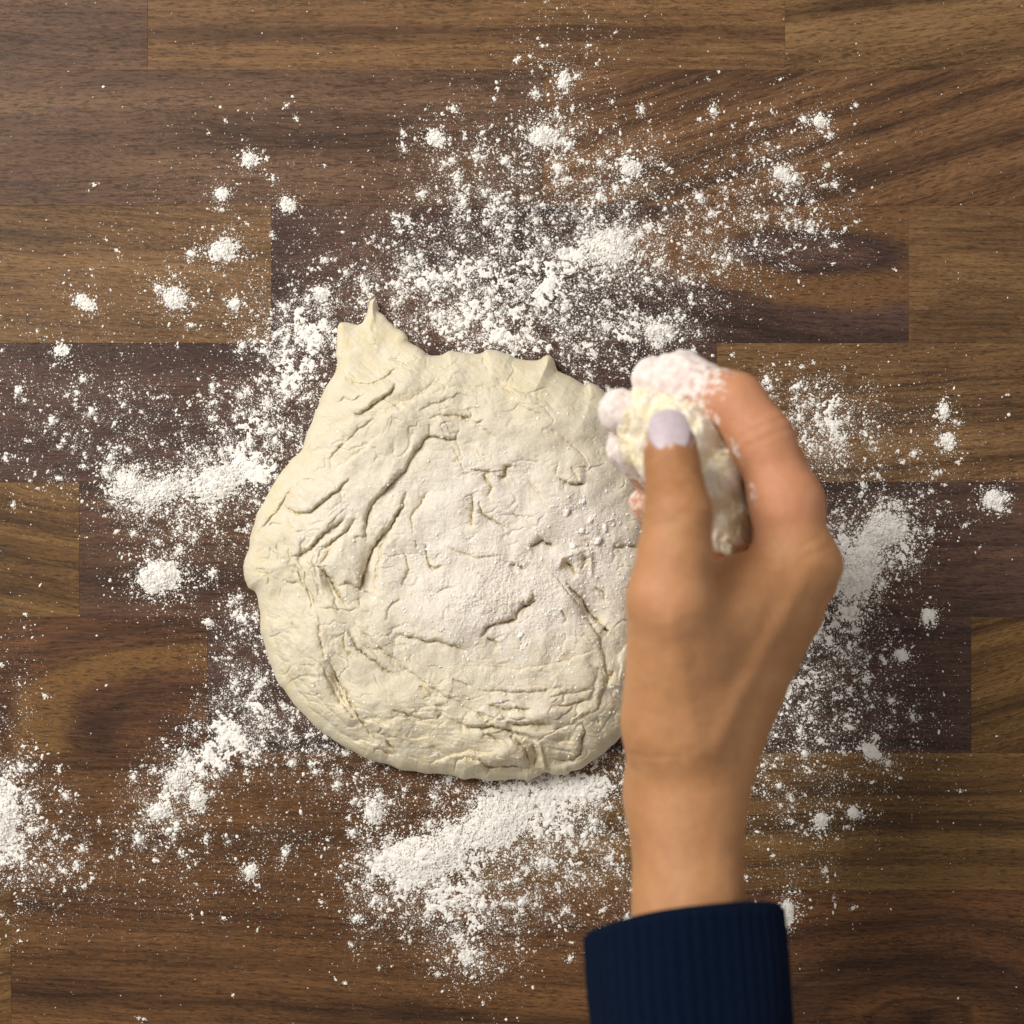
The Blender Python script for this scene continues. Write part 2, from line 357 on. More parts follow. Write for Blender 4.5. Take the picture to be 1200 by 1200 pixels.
fx, fy = GX.ravel(), GY.ravel()
OUT = soften(OUT, 2); OUT = OUT + np.stack([fbm(OUT[:, 0] / 17, OUT[:, 1] / 17, 2, 11), fbm(OUT[:, 0] / 17, OUT[:, 1] / 17, 2, 12)], -1) * 2.4
wob = OUT.copy()
SD, BX, BY = poly_sd(fx, fy, wob)
SD = SD
keep = SD > -STEP * 1.5
fx, fy, SD, BX, BY = fx[keep], fy[keep], SD[keep], BX[keep], BY[keep]
idx = -np.ones(GX.size, np.int64); idx[np.nonzero(keep)[0]] = np.arange(keep.sum())
# snap the outermost ring of vertices to the outline
near = SD < STEP * 0.5
dpx = np.where(near, BX, fx); dpy = np.where(near, BY, fy); d_in = np.where(near, 0, SD)

# soft lumps bend the creases a little so nothing is a clean stroke
wx = dpx + 4.0 * fbm(dpx / 13, dpy / 13, 4, 21, .6); wy = dpy + 4.0 * fbm(dpx / 13, dpy / 13, 4, 31, .6)
Rr = 95.0
t = np.clip(d_in / Rr, 0, 1)
H = 4.5 + 22.0 * np.sqrt(np.clip(1 - (1 - t) ** 2.3, 0, 1))
flap = smooth(70, 20, np.hypot(dpx - 432, (dpy - 395) * 0.9))
H = H * (1 - 0.55 * flap)
hl = smooth(0, 16, d_in)
# broad lobes
H += hl * (3.4 * fbm(dpx / 85, dpy / 85, 3, 2) + 1.4 * fbm(dpx / 34, dpy / 34, 2, 5) + .15 * fbm(dpx / 12, dpy / 12, 2, 8))
for (bx, by, rx, ry, a) in [(405,655,22,28,2.6),(360,585,30,18,1.6),(520,725,60,34,2.8),(610,700,60,40,2.2),(640,770,60,28,2.0),(560,600,40,40,1.0),(585,885,34,14,2.2),(555,898,16,11,1.8),
                            (660,872,22,16,-3.0),(700,690,26,40,-2.0),(600,905,26,7,-1.6),(650,835,60,8,1.4),(345,700,36,40,-1.6),(440,760,22,24,1.2),(450,820,40,24,1.4),(470,450,36,18,1.4),(431,662,8,28,-2.6),(390,682,10,16,-2.2),(627,886,9,14,-2.6),(657,893,18,8,-1.6),(395,805,9,30,-1.8),(355,655,14,26,-1.2),(440,470,40,8,-1.6),(545,545,34,26,1.2),(665,665,14,9,-2.4),(695,722,14,16,-2.6),(585,860,30,6,1.2),(610,842,40,7,1.2),(640,640,24,14,-1.5)]:
    H += hl * a * np.exp(-((dpx - bx) / rx) ** 2 - ((dpy - by) / ry) ** 2)
ngain = 1.0 + 1.3 * fbm(dpx / 11, dpy / 11, 2, 44)
CM_ = np.zeros(len(dpx))
for pts, dep, wdt, stp in CR:
    if stp: stp = math.copysign(max(abs(stp), .42 * dep), stp)
    pts = np.array(pts, float)
    x_lo, x_hi = pts[:, 0].min() - 45, pts[:, 0].max() + 45; y_lo, y_hi = pts[:, 1].min() - 45, pts[:, 1].max() + 45
    s_ = np.nonzero((wx > x_lo) & (wx < x_hi) & (wy > y_lo) & (wy < y_hi))[0]
    X, Y = wx[s_], wy[s_]
    seglen = np.hypot(*np.diff(pts, axis=0).T); cum = np.concatenate([[0], np.cumsum(seglen)]); L = cum[-1]
    bd = np.full(len(s_), 1e9); bs = np.zeros(len(s_)); ba = np.zeros(len(s_))
    for i in range(len(pts) - 1):
        d, cx, cy, tt, dv = seg_dist(X, Y, pts[i], pts[i + 1]); m = d < bd
        side = (X - cx) * dv[1] - (Y - cy) * dv[0]
        bd[m] = d[m]; ba[m] = cum[i] + tt[m] * seglen[i]; bs[m] = np.sign(side[m])
    u = ba / L; tap = np.clip(np.minimum(u, 1 - u) * 4.5, 0, 1) ** 0.7
    # do not let the raised side spill round the ends
    endd = np.where((u <= 1e-6) | (u >= 1 - 1e-6), np.exp(-(bd / 5) ** 2), 1)
    if dep > 0:
        core = np.exp(-(bd / (0.55 + 0.22 * wdt)) ** 2); cusp = np.exp(-bd / (1.9 * wdt))
        dh = -dep * (0.56 * core * np.clip(ngain[s_], .2, 2) + 0.32 * cusp) * tap
    else:
        dh = -dep * np.exp(-(bd / wdt) ** 2) * tap
    if stp:
        up = (bs if stp > 0 else -bs)
        f = np.exp(-bd / 17.0) * (1 - np.exp(-(bd / 3.4) ** 2) * 0.55)
        dh += abs(stp) * 1.05 * tap * np.where(up > 0, f, -0.45 * np.exp(-bd / 9.0)) * smooth(0, .8, bd)
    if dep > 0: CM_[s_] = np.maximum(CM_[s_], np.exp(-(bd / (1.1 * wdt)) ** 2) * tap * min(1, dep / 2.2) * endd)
    H[s_] += dh * endd * smooth(-1, 10, d_in[s_] + 3)

# flour coat: heavy in the middle, none on the fresh stretched rim
fl = 0.80 * np.exp(-((dpx - 560) / 150) ** 2 - ((dpy - 610) / 130) ** 2) + 0.75 * np.exp(-((dpx - 590) / 110) ** 2 - ((dpy - 710) / 45) ** 2) \
   + 0.5 * np.exp(-((dpx - 700) / 60) ** 2 - ((dpy - 640) / 70) ** 2) + 0.35 * np.exp(-((dpx - 380) / 60) ** 2 - ((dpy - 610) / 70) ** 2) + 0.4 * np.exp(-((dpx - 610) / 90) ** 2 - ((dpy - 830) / 60) ** 2)
fl = fl - 0.35 * np.exp(-((dpx - 640) / 60) ** 2 - ((dpy - 460) / 40) ** 2)
nf = fbm(dpx / 7, dpy / 7, 4, 60, 0.65)
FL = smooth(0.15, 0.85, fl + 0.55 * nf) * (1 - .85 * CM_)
heavy = smooth(0.55, 1.1, fl + 0.5 * fbm(dpx / 22, dpy / 22, 3, 71)) * np.exp(-((dpx - 590) / 130) ** 2 - ((dpy - 700) / 75) ** 2)
# grain of the surface: fine crumb where floury, stretched skin elsewhere
H += hl * (0.10 + 0.22 * FL) * 0.9 * fbm(dpx / 4.2, dpy / 4.2, 3, 80, 0.7)
H += hl * heavy * (1.3 * np.abs(fbm(dpx / 9, dpy / 9, 4, 90, 0.6)) + 0.7 * np.abs(fbm(dpx / 3.6, dpy / 3.6, 2, 95)))
ang = R(-38); sx = dpx * math.cos(ang) - dpy * math.sin(ang); sy = dpx * math.sin(ang) + dpy * math.cos(ang)
H += hl * (1 - FL) * 0.35 * fbm(sx / 26, sy / 5, 3, 99)
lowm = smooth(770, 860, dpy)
H += hl * lowm * 0.35 * fbm((dpx + dpy * .25) / 34, (dpy - dpx * .1) / 5, 3, 120)
# rolled layers that follow the rim, strongest at the left and along the bottom
lay_w = smooth(12, 30, d_in) * smooth(175, 90, d_in) * np.clip(.15 + smooth(720, 800, dpy) + .8 * smooth(430, 370, dpx) * smooth(540, 600, dpy) + .35 * smooth(520, 440, dpy), 0, 1)
for (sc, sd_w, am) in ((15, 171, 1.0), (24, 175, 1.3)):
    rr_ = d_in + 16 * fbm(dpx / 55, dpy / 55, 3, sd_w) + 3 * fbm(dpx / 12, dpy / 12, 2, sd_w + 1)
    ln = perlin(rr_ / sc, (dpx + dpy * .6) / 210, sd_w + 2)
    pm_ = smooth(-.05, .28, fbm(dpx / 48, dpy / 48, 2, sd_w + 3)) * lay_w
    H += pm_ * am * .72 * (0.55 * np.tanh(ln * 9) - 1.1 * np.exp(-(ln / (1.5 / sc)) ** 2) + 0.5 * ln)
# web of small random wrinkles
for (sc, am, sd_w) in ((40, .7, 150), (17, .2, 160)):
    qx_ = dpx + 9 * fbm(dpx / 20, dpy / 20, 3, sd_w + 3); qy_ = dpy + 9 * fbm(dpx / 20, dpy / 20, 3, sd_w + 5)
    an_ = np.abs(perlin(qx_ / sc, qy_ / (sc * .6), sd_w)); wr = np.exp(-(an_ / (2.6 / sc)) ** 2)
    H -= hl * am * wr * smooth(.05, .4, fbm(dpx / 45, dpy / 45, 2, sd_w + 9) + .12) * (1 - .6 * heavy)
rid = 1 - np.abs(fbm(dpx / 24 + 0.5 * fbm(dpx / 30, dpy / 30, 2, 7), dpy / 24, 3, 130)) * 6
H -= hl * 0.32 * np.clip(rid, 0, 1) ** 2.5 * smooth(0.05, 0.35, fbm(dpx / 40, dpy / 40, 2, 140))
H = np.maximum(H, 1.5)
hz = H / 1000.0
rimz = np.where(near, np.clip(hz, 0.0025, 0.0075), hz)
V = P(dpx, dpy, rimz)
gi = idx.reshape(GX.shape)
q = np.stack([gi[:-1, :-1], gi[1:, :-1], gi[1:, 1:], gi[:-1, 1:]], -1).reshape(-1, 4)
q = q[(q >= 0).all(1)]
# drop cells that lie fully outside
qs = SD[q].max(1) > 0; q = q[qs]
# skirt: rolls under to the table
ed = np.concatenate([q[:, [0, 1]], q[:, [1, 2]], q[:, [2, 3]], q[:, [3, 0]]])
key = np.sort(ed, 1); kk = key[:, 0] * (len(V) + 1) + key[:, 1]
uq, inv, cnt = np.unique(kk, return_inverse=True, return_counts=True)
be = ed[cnt[inv] == 1]
bvx = np.unique(be); mp = -np.ones(len(V), np.int64); mp[bvx] = len(V) + np.arange(len(bvx))
ctr = P(540, 660, 0.0); inw = ctr[:2] - V[bvx][:, :2]; inw /= np.linalg.norm(inw, axis=1, keepdims=True)
low = V[bvx].copy(); low[:, :2] += inw * 0.0035; low[:, 2] = -0.0002
V2 = np.concatenate([V, low])
sk = np.stack([be[:, 1], be[:, 0], mp[be[:, 0]], mp[be[:, 1]]], -1)
Q = np.concatenate([q, sk])
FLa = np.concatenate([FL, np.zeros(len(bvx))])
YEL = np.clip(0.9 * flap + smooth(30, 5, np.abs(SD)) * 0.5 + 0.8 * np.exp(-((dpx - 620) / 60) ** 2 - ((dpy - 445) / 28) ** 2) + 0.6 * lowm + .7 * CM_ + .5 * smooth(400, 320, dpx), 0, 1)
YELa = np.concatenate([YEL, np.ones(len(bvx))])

dm = NT('dough')
tc = dm.n('ShaderNodeTexCoord').outputs['Object']
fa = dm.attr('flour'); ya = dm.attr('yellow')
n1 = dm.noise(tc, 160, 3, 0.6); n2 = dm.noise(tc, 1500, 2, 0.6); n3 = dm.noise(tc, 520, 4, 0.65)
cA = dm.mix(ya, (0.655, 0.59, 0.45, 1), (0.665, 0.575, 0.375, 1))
cA = dm.mix(dm.remap(n1, 0.35, 0.65), cA, (0.70, 0.635, 0.495, 1))
ff = dm.math('MULTIPLY', fa, dm.remap(n3, 0.32, 0.56, 0.30, 1.0))
speck = dm.remap(n2, 0.60, 0.68, 0.0, 0.6)
ff = dm.math('MAXIMUM', ff, dm.math('MULTIPLY', speck, dm.math('ADD', dm.math('MULTIPLY', fa, 0.7), 0.2)), clamp=True)
dm.put(dm.b.inputs['Base Color'], dm.mix(ff, cA, (0.765, 0.705, 0.63, 1)))
dm.b.inputs['Roughness'].default_value = 0.72; dm.b.inputs['Specular IOR Level'].default_value = 0.22
dm.b.inputs['Subsurface Weight'].default_value = 0.18; dm.b.inputs['Subsurface Radius'].default_value = (1.0, 0.7, 0.35); dm.b.inputs['Subsurface Scale'].default_value = 0.0015
dm.put(dm.b.inputs['Normal'], dm.bump(dm.math('ADD', n3, dm.math('MULTIPLY', n2, 0.5)), 0.55, 0.0006))
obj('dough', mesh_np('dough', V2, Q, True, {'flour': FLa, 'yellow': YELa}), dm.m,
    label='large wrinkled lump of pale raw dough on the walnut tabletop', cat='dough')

# ------------------------------------------------------------------ flour
fm = NT('flour')
tcf = fm.n('ShaderNodeTexCoord').outputs['Object']
fn = fm.noise(tcf, 900, 3, 0.6)
fm.put(fm.b.inputs['Base Color'], fm.mix(fm.remap(fn, 0.35, 0.65), (0.85, 0.815, 0.755, 1), (0.90, 0.875, 0.825, 1)))
fm.b.inputs['Roughness'].default_value = 0.95; fm.b.inputs['Specular IOR Level'].default_value = 0.1
fm.put(fm.b.inputs['Normal'], fm.bump(fn, 0.6, 0.0006))

# density of the dusting (pixels of the photograph: x, y, rx, ry, rotation, weight)
DG = [(620,300,150,95,-20,.60),(705,280,40,30,-20,.42),(650,325,60,32,-25,.40),(585,370,80,36,-10,.45),(520,335,60,35,0,.45),(560,225,50,40,0,.4),(650,165,30,60,0,.42),(640,158,30,16,0,.5),(735,195,34,40,0,.35),
      (760,330,70,70,0,.30),(720,390,70,26,0,.6),(900,200,75,60,-20,.24),(930,250,55,50,0,.25),(850,290,60,40,0,.26),(790,390,30,14,0,.4),
      (368,385,36,30,0,.95),(345,440,40,52,-25,.78),(300,505,62,48,-35,.72),(330,380,50,50,0,.3),(470,330,60,40,0,.35),(590,402,120,16,4,.5),(690,432,34,18,25,.5),(310,640,24,40,0,.25),(350,850,40,30,40,.35),(235,565,80,34,-15,.72),(150,572,30,22,0,.6),(205,605,40,34,0,.6),(130,505,100,55,-15,.28),(60,450,90,60,0,.12),(240,640,70,60,0,.2),(300,560,40,40,0,.5),
      (290,720,18,14,0,.8),(290,790,40,60,0,.55),(262,855,50,30,-20,.72),(245,895,46,28,-20,.7),(200,925,44,34,-30,.72),(180,975,40,26,0,.35),(310,860,50,40,0,.4),(390,890,60,34,0,.5),(350,980,60,40,0,.12),(250,1010,90,50,0,.12),
      (470,1005,50,28,-10,1.1),(540,985,60,28,-30,1.25),(600,945,56,36,0,1.05),(660,925,60,24,-8,.95),(500,1050,60,40,0,.75),(580,1050,70,50,0,.55),(660,990,60,50,0,.62),(700,930,40,60,0,.55),(550,1105,44,50,0,.5),(440,940,30,24,0,.55),(430,1060,30,60,0,.22),(500,925,40,14,0,.6),(720,1040,60,60,0,.2),
      (2,960,26,62,0,1.5),(30,985,46,70,0,.42),(100,1010,80,50,20,.14),(20,830,24,90,0,.14),
      (1040,620,34,26,0,.95),(1010,655,36,34,0,1.15),(998,690,24,30,0,1.15),(965,625,30,24,0,.9),(1060,655,18,18,0,.7),(985,735,34,30,0,.65),(930,800,46,60,30,.62),(985,780,60,70,0,.26),(890,860,28,50,0,.55),(1010,850,80,70,0,.18),(940,930,60,50,0,.2),
      (975,480,36,36,0,.52),(930,480,40,40,0,.42),(960,530,50,40,0,.42),(1000,505,40,36,0,.34),(1080,520,60,60,0,.1),(1165,585,14,14,0,.5),(1045,600,60,34,0,.3),(910,560,40,60,0,.3),(930,1000,60,70,0,.1),(660,70,60,50,0,.12),(540,170,60,50,0,.14),(300,240,90,80,0,.06),(220,340,120,60,0,.06)]
def density(x, y):
    D = np.zeros(x.shape)
    for (cx, cy, rx, ry, rot, w) in DG:
        a = R(rot); dx, dy = x - cx, y - cy
        u = (dx * math.cos(a) + dy * math.sin(a)) / rx; v = (-dx * math.sin(a) + dy * math.cos(a)) / ry
        D += w * np.exp(-(u * u + v * v))
    return D
# 1) thin continuous drifts of flour: a height field that only shows where it rises out of the table
st = 1.15
lx = np.arange(-40, 1200, st); ly = np.arange(20, 1200, st)
LX, LY = np.meshgrid(lx, ly); D = density(LX, LY)
nz = 0.55 * fbm(LX / 30, LY / 30, 3, 200, 0.6) + 0.75 * fbm(LX / 8, LY / 8, 4, 210, 0.72)
Fh = np.minimum(D, 1.5) * (1 + 0.6 * nz) - 1.18 + 1.45 * nz
hl_ = 0.00075 * np.clip(Fh, -0.6, 1.3) + np.where(Fh > 0, 0.0006 * np.clip(Fh, 0, 1) * (0.5 + fbm(LX / 3.4, LY / 3.4, 2, 230)), 0)
cellmax = np.maximum(np.maximum(hl_[:-1, :-1], hl_[1:, :-1]), np.maximum(hl_[:-1, 1:], hl_[1:, 1:]))
li = np.arange(LX.size).reshape(LX.shape)
lq = np.stack([li[:-1, :-1], li[1:, :-1], li[1:, 1:], li[:-1, 1:]], -1)[cellmax > 0.00003].reshape(-1, 4)
sdl, _, _ = poly_sd(LX.ravel()[lq[:, 0]], LY.ravel()[lq[:, 0]], OUT[::6]); lq = lq[sdl < 10]
used = np.unique(lq); rm = np.zeros(LX.size, np.int64); rm[used] = np.arange(len(used))
LV = P(LX.ravel()[used], LY.ravel()[used], 0.0); LV[:, 2] = hl_.ravel()[used]
print('flour drift quads', len(lq))
# clump spots are scattered with a halo of finer grains
def sample(n, pw=1.0, floor=0.0, cl=0.0, seed=300):
    out = []
    got = 0
    while got < n:
        x = rng.uniform(-40, 1240, n * 2); y = rng.uniform(-20, 1220, n * 2)
        d = np.minimum(density(x, y), 1.4)
        c = 1 + cl * (2.2 * fbm(x / 26, y / 26, 3, seed, 0.7))
        p = (d ** pw) * np.clip(c, 0.05, 3) / 2.6 + floor
        k = rng.uniform(0, 1, len(x)) < p
        out.append(np.stack([x[k], y[k]], -1)); got += k.sum()
    return np.concatenate(out)[:n]
def domes(pos, rad, hgt, ring, rows, jit):
    """irregular low domes, all in one mesh: pos (n,3) metres"""
    n = len(pos); a0 = rng.uniform(0, 2 * np.pi, (n, 1)); vs = []
    el = rng.uniform(0.65, 1.4, (n, 1)); th = rng.uniform(0, np.pi, (n, 1))
    for r in range(rows):
        f = math.cos(r / rows * math.pi / 2); z = math.sin(r / rows * math.pi / 2)
        a = a0 + np.arange(ring)[None] * 2 * np.pi / ring
        rr = rad[:, None] * f * (1 + jit * rng.uniform(-1, 1, (n, ring)))
        ux, uy = rr * np.cos(a) * el, rr * np.sin(a) / el
        x = ux * np.cos(th) - uy * np.sin(th); y = ux * np.sin(th) + uy * np.cos(th)
        zz = hgt[:, None] * z * (1 + 0.4 * jit * rng.uniform(-1, 1, (n, ring))) - (0.00005 if r == 0 else 0)
        vs.append(np.stack([pos[:, 0:1] + x, pos[:, 1:2] + y, pos[:, 2:3] + zz], -1))
    apex = pos + np.stack([0.1 * rad * rng.uniform(-1, 1, n), 0.1 * rad * rng.uniform(-1, 1, n), hgt], -1)
    Vv = np.concatenate(vs + [apex[:, None]], 1); m = Vv.shape[1]
    f = []
    for r in range(rows - 1):
        for i in range(ring):
            j = (i + 1) % ring; f += [(r * ring + i, r * ring + j, (r + 1) * ring + j), (r * ring + i, (r + 1) * ring + j, (r + 1) * ring + i)]
    for i in range(ring): f.append(((rows - 1) * ring + i, (rows - 1) * ring + (i + 1) % ring, m - 1))
    F = (np.array(f)[None] + (np.arange(n) * m)[:, None, None]).reshape(-1, 3)
    return Vv.reshape(-1, 3), F
def out_of_dough(xy, m=3):
    s, _, _ = poly_sd(xy[:, 0], xy[:, 1], OUT); return xy[s < m]
def on_table(xy): return P(xy[:, 0], xy[:, 1], 0.0)

parts = []
fine = out_of_dough(sample(310000, 0.9, 0.0009, 1.0, 300))
r = 0.00008 + 0.00011 * rng.pareto(3.2, len(fine)); r = np.minimum(r, 0.00045)
parts.append(domes(on_table(fine), r, r * 0.9, 3, 1, 0.3))
haze_ = out_of_dough(sample(150000, 1.0, 0.0, 0.6, 300)); parts.append(domes(on_table(haze_), rng.uniform(.00005, .0001, len(haze_)), rng.uniform(.00004, .00008, len(haze_)), 3, 1, .3))
med = out_of_dough(sample(24000, 1.0, 0.0006, 1.2, 300))
r = np.minimum(0.00022 + 0.00020 * rng.pareto(2.8, len(med)), 0.0009)
parts.append(domes(on_table(med), r, r * 0.75, 5, 2, 0.4))
# fluffy little heaps: many grains piled on one spot
big = out_of_dough(sample(2100, 0.9, 0.0006, 0.8, 300))
rb = np.minimum(0.0006 + 0.0007 * rng.pareto(2.6, len(big)), 0.0026)
parts.append(domes(on_table(big), rb * 0.55, rb * 0.42, 9, 3, 0.5))
ng = np.clip((rb / 0.0006) ** 2 * 16, 12, 150).astype(int)
hc = np.repeat(big, ng, 0); hr = np.repeat(rb, ng) / S; el_ = np.repeat(rng.uniform(.6, 1.5, len(big)), ng); th_e = np.repeat(rng.uniform(0, np.pi, len(big)), ng)
o_ = rng.normal(0, 1, hc.shape) * hr[:, None] * np.where(rng.uniform(0, 1, (len(hc), 1)) < 0.25, 1.5, 0.62)
zz_ = np.exp(-(o_ ** 2).sum(1) / (hr * 0.7) ** 2) * hr * S * 0.42
o_ = np.stack([o_[:, 0] * el_, o_[:, 1] / el_], -1); o_ = np.stack([o_[:, 0] * np.cos(th_e) - o_[:, 1] * np.sin(th_e), o_[:, 0] * np.sin(th_e) + o_[:, 1] * np.cos(th_e)], -1)
hp = hc + o_; sd_, _, _ = poly_sd(hp[:, 0], hp[:, 1], OUT[::6]); kx = sd_ < 3
pp = on_table(hp[kx]); pp[:, 2] = zz_[kx] * 0.8
r2 = np.minimum(0.00012 + 0.00016 * rng.pareto(2.6, len(pp)), 0.0006)
parts.append(domes(pp, r2, r2 * 0.9, 4, 1, 0.4))
vo = 0; VV = []; FF = []
for v, f in parts: VV.append(v); FF.append(f + vo); vo += len(v)
tri = np.concatenate([lq[:, [0, 1, 2]], lq[:, [0, 2, 3]]]); tri = rm[tri]
VV.append(LV); FF.append(tri + vo)
obj('flour_dusting', mesh_np('flour_dusting', np.concatenate(VV), np.concatenate(FF), True), fm.m,
    label='fine white flour scattered over the walnut planks around the dough', cat='flour', kind='stuff')

# 2) lumps one can point at, each its own object: label, x, y, rx, ry, rotation, height mm
def clump_mesh(rx, ry, rot, hmm, seed, grains):
    n = 34; g = np.linspace(-1.5, 1.5, n); A, B = np.meshgrid(g, g)
    rr = np.hypot(A, B); x = A * rx; y = B * ry
    nz = 0.7 * fbm(x / 9 + seed * 5.1, y / 9, 3, seed, 0.65) + 0.45 * fbm(x / 3.2, y / 3.2 + seed, 2, seed + 3)
    f = np.exp(-rr ** 2 * 1.7) * (1 + 0.75 * nz) - 0.34 + 0.34 * nz
    h = 0.55 * hmm / 1000 * np.clip(f * 1.25, -0.2, 1.2)
    a = R(rot); X = (x * math.cos(a) - y * math.sin(a)) * S; Y = -(x * math.sin(a) + y * math.cos(a)) * S
    v = np.stack([X, Y, h], -1).reshape(-1, 3)
    ii = np.arange(n * n).reshape(n, n)
    q = np.stack([ii[:-1, :-1], ii[1:, :-1], ii[1:, 1:], ii[:-1, 1:]], -1).reshape(-1, 4)
    q = q[v[q, 2].max(1) > 0]
    us = np.unique(q); m = np.zeros(n * n, int); m[us] = np.arange(len(us)); v = v[us]; q = m[q]
    tr = np.concatenate([q[:, [0, 1, 2]], q[:, [0, 2, 3]]])
    gq = rng.normal(0, 1, (grains, 2)) * np.where(rng.uniform(0, 1, (grains, 1)) < 0.33, 1.05, 0.55); gp = gq * (rx, ry); gzz = 0.45 * hmm / 1000 * np.exp(-(gq ** 2).sum(1) * 1.7)
    gp = np.stack([(gp[:, 0] * math.cos(a) - gp[:, 1] * math.sin(a)) * S, -(gp[:, 0] * math.sin(a) + gp[:, 1] * math.cos(a)) * S, gzz], -1)
    gr = np.minimum(0.00012 + 0.00018 * rng.pareto(2.6, grains), 0.0007)
    v2, f2 = domes(gp, gr, gr * 0.9, 5, 2, 0.35)
    return np.concatenate([v, v2]), np.concatenate([tr[:, ::1], f2 + len(v)])
CL = [
 ('small flour clump near the top left, highest of a row of three', 293,188,11,10,0,2.2),
 ('small flour clump lying on the seam above the biggest upper-left clump', 260,228,10,9,0,2.0),
 ('double flour clump right of the upper-left row, on the seam', 338,240,9,12,-35,2.0),
 ('bright ragged flour clump, largest in the upper left on tan wood', 262,293,20,15,-20,3.2),
 ('round flour clump with a smaller knob at its lower right, on tan wood', 205,349,17,15,30,3.2),
 ('small flour clump between the tan plank and its end seam', 275,357,9,8,0,1.8),
 ('pair of small flour clumps side by side at far left', 100,355,16,9,35,2.0),
 ('small flour clump on the seam at far left above the dusty patch', 72,411,10,8,0,1.8),
 ('lone flour clump with two bright grains, above the dough flap to the right', 511,163,12,11,20,2.4),
 ('tall thin flour clump topmost above the big flour spray', 661,94,8,13,5,2.2),
 ('thick cream flour lump in the spray at top centre', 637,160,22,13,-5,3.2),
 ('bright flour lump on the upper right edge of the spray', 739,197,14,12,20,3.0),
 ('soft flour lump just above left of the dough flap', 377,345,12,11,0,2.4),
 ('bright flour clump on the diagonal-grained plank, upper right', 961,143,10,9,0,2.2),
 ('flour clump below the one on the diagonal grain, in fine specks', 915,203,11,10,0,2.2),
 ('large oval heap of flour standing alone left of the dough', 186,676,30,24,-5,4.0),
 ('lacy flour clump near the right edge of the board', 1165,585,15,13,-20,1.8),
 ('two-lobed flour clump on the seam right of the wrist', 1021,880,16,9,40,2.4),
 ('flour clump just beside the cuff of the navy sleeve', 921,1070,12,20,15,2.2),
 ('oval flour clump on wavy grain right of the wrist', 962,962,9,11,20,2.4),
 ('small flour clump right of the oval one beside the wrist', 1001,953,9,7,20,1.8),
 ('cream flour mound, upper one of three at lower left', 209,912,14,15,20,3.6),
 ('cream flour mound, right one of three at lower left', 232,938,12,16,5,3.4),
 ('cream flour mound, lowest of three at lower left', 186,951,16,13,-15,3.6),
 ('small crumbly flour clump alone below the lower left mounds', 293,1021,9,11,35,1.8),
 ('round flour nub at the corner of the seam left of the dough', 245,730,6,5,0,2.0),
 ('narrow flour clump on brown wood far right of the hand', 1106,483,7,12,10,2.0),
 ('streaked flour clump below right of the narrow one, far right', 1111,517,9,12,-25,1.8),
 ('bright flour clump on dark wood right of the flour heap', 1088,722,10,10,0,2.2),
 ('flour clump at lower right of the heap beside the hand', 1056,768,10,8,0,2.0),
 ('soft round flour lump under the left underside of the dough', 438,951,14,16,0,2.8),
 ('bright flour lump at the lowest tip of the bottom spray', 547,1121,12,12,0,2.4),
 ('pale flour lump against the top of the hand, in the spray', 771,387,18,10,0,3.0),
]
for i, (lb, x, y, rx, ry, rot, hm) in enumerate(CL):
    v, f = clump_mesh(rx, ry, rot, hm, 400 + i * 7, int(90 + rx * ry * 2.4))
    obj('flour_clump', mesh_np('flour_clump', v, f, True), fm.m, label=lb, cat='flour clump', group='flour clumps on the tabletop', loc=tuple(P(x, y, 0.0)))
HP = [
 ('broad cream flour heap spread below the dough', 495,1005,62,32,-14,4.6),
 ('ridge of flour rising from the bottom heap toward the dough', 580,965,48,34,-40,3.6),
 ('flour heap cut by the left edge of the picture', 0,958,26,44,5,5.0),
 ('flour heap right of the knuckles, upper part', 1036,622,30,22,-10,3.6),
 ('flour heap right of the knuckles, long lower part', 1005,672,26,34,30,4.2),
 ('flour heap at the dense right end of the upper spray', 715,288,30,24,20,3.4),
 ('flour heap at left, bigger one touching the dough side', 255,565,42,24,-25,3.8),
 ('flour heap at left, elongated one below the dusty patch', 186,578,36,15,-20,3.6),
 ('small flour heap at the far left end of the left spray', 152,566,18,15,15,3.2),
]
for i, (lb, x, y, rx, ry, rot, hm) in enumerate(HP):
    v, f = clump_mesh(rx, ry, rot, hm, 700 + i * 7, 2200)
    obj('flour_heap', mesh_np('flour_heap', v, f, True), fm.m, label=lb, cat='flour heap', group='flour heaps around the dough', loc=tuple(P(x, y, 0.0)))

# flour lying on the dough
from mathutils.bvhtree import BVHTree
hmap = np.full(GX.size, np.nan); hmap[np.nonzero(keep)[0]] = rimz; hmap = hmap.reshape(GX.shape)
def dough_z(x, y):
    i = np.clip(((y - 340) / STEP).round().astype(int), 0, GX.shape[0] - 1); j = np.clip(((x - 278) / STEP).round().astype(int), 0, GX.shape[1] - 1)
    return hmap[i, j]
n = 26000
x = rng.normal(600, 120, n); y = rng.normal(705, 100, n)
x = np.concatenate([x, rng.normal(690, 38, 1600)]); y = np.concatenate([y, rng.normal(630, 44, 1600)])
z = dough_z(x, y); sdd, _, _ = poly_sd(x, y, OUT)
cn = fbm(x / 16, y / 16, 3, 500, .7) + 0.25
k = (sdd > 12) & ~np.isnan(z) & (rng.uniform(0, 1, len(x)) < np.clip(cn * 1.6, 0.05, 1))
x, y, z = x[k], y[k], z[k]
pos = P(x, y, z); rr = np.minimum(0.00013 + 0.00017 * rng.pareto(2.8, len(x)), 0.0008); pos[:, 2] -= rr * 0.2
v, f = domes(pos, rr, rr * 0.7, 6, 2, 0.3)
fx_ = np.array([(683,588),(684,596),(716,609),(682,622),(726,613),(700,634),(709,618),(692,610),(664,600),(733,640),(672,640),(640,720),(610,745),(655,760)], float)
fz_ = dough_z(fx_[:, 0], fx_[:, 1]); fp_ = P(fx_[:, 0], fx_[:, 1], fz_); fp_[:, 2] -= .0004
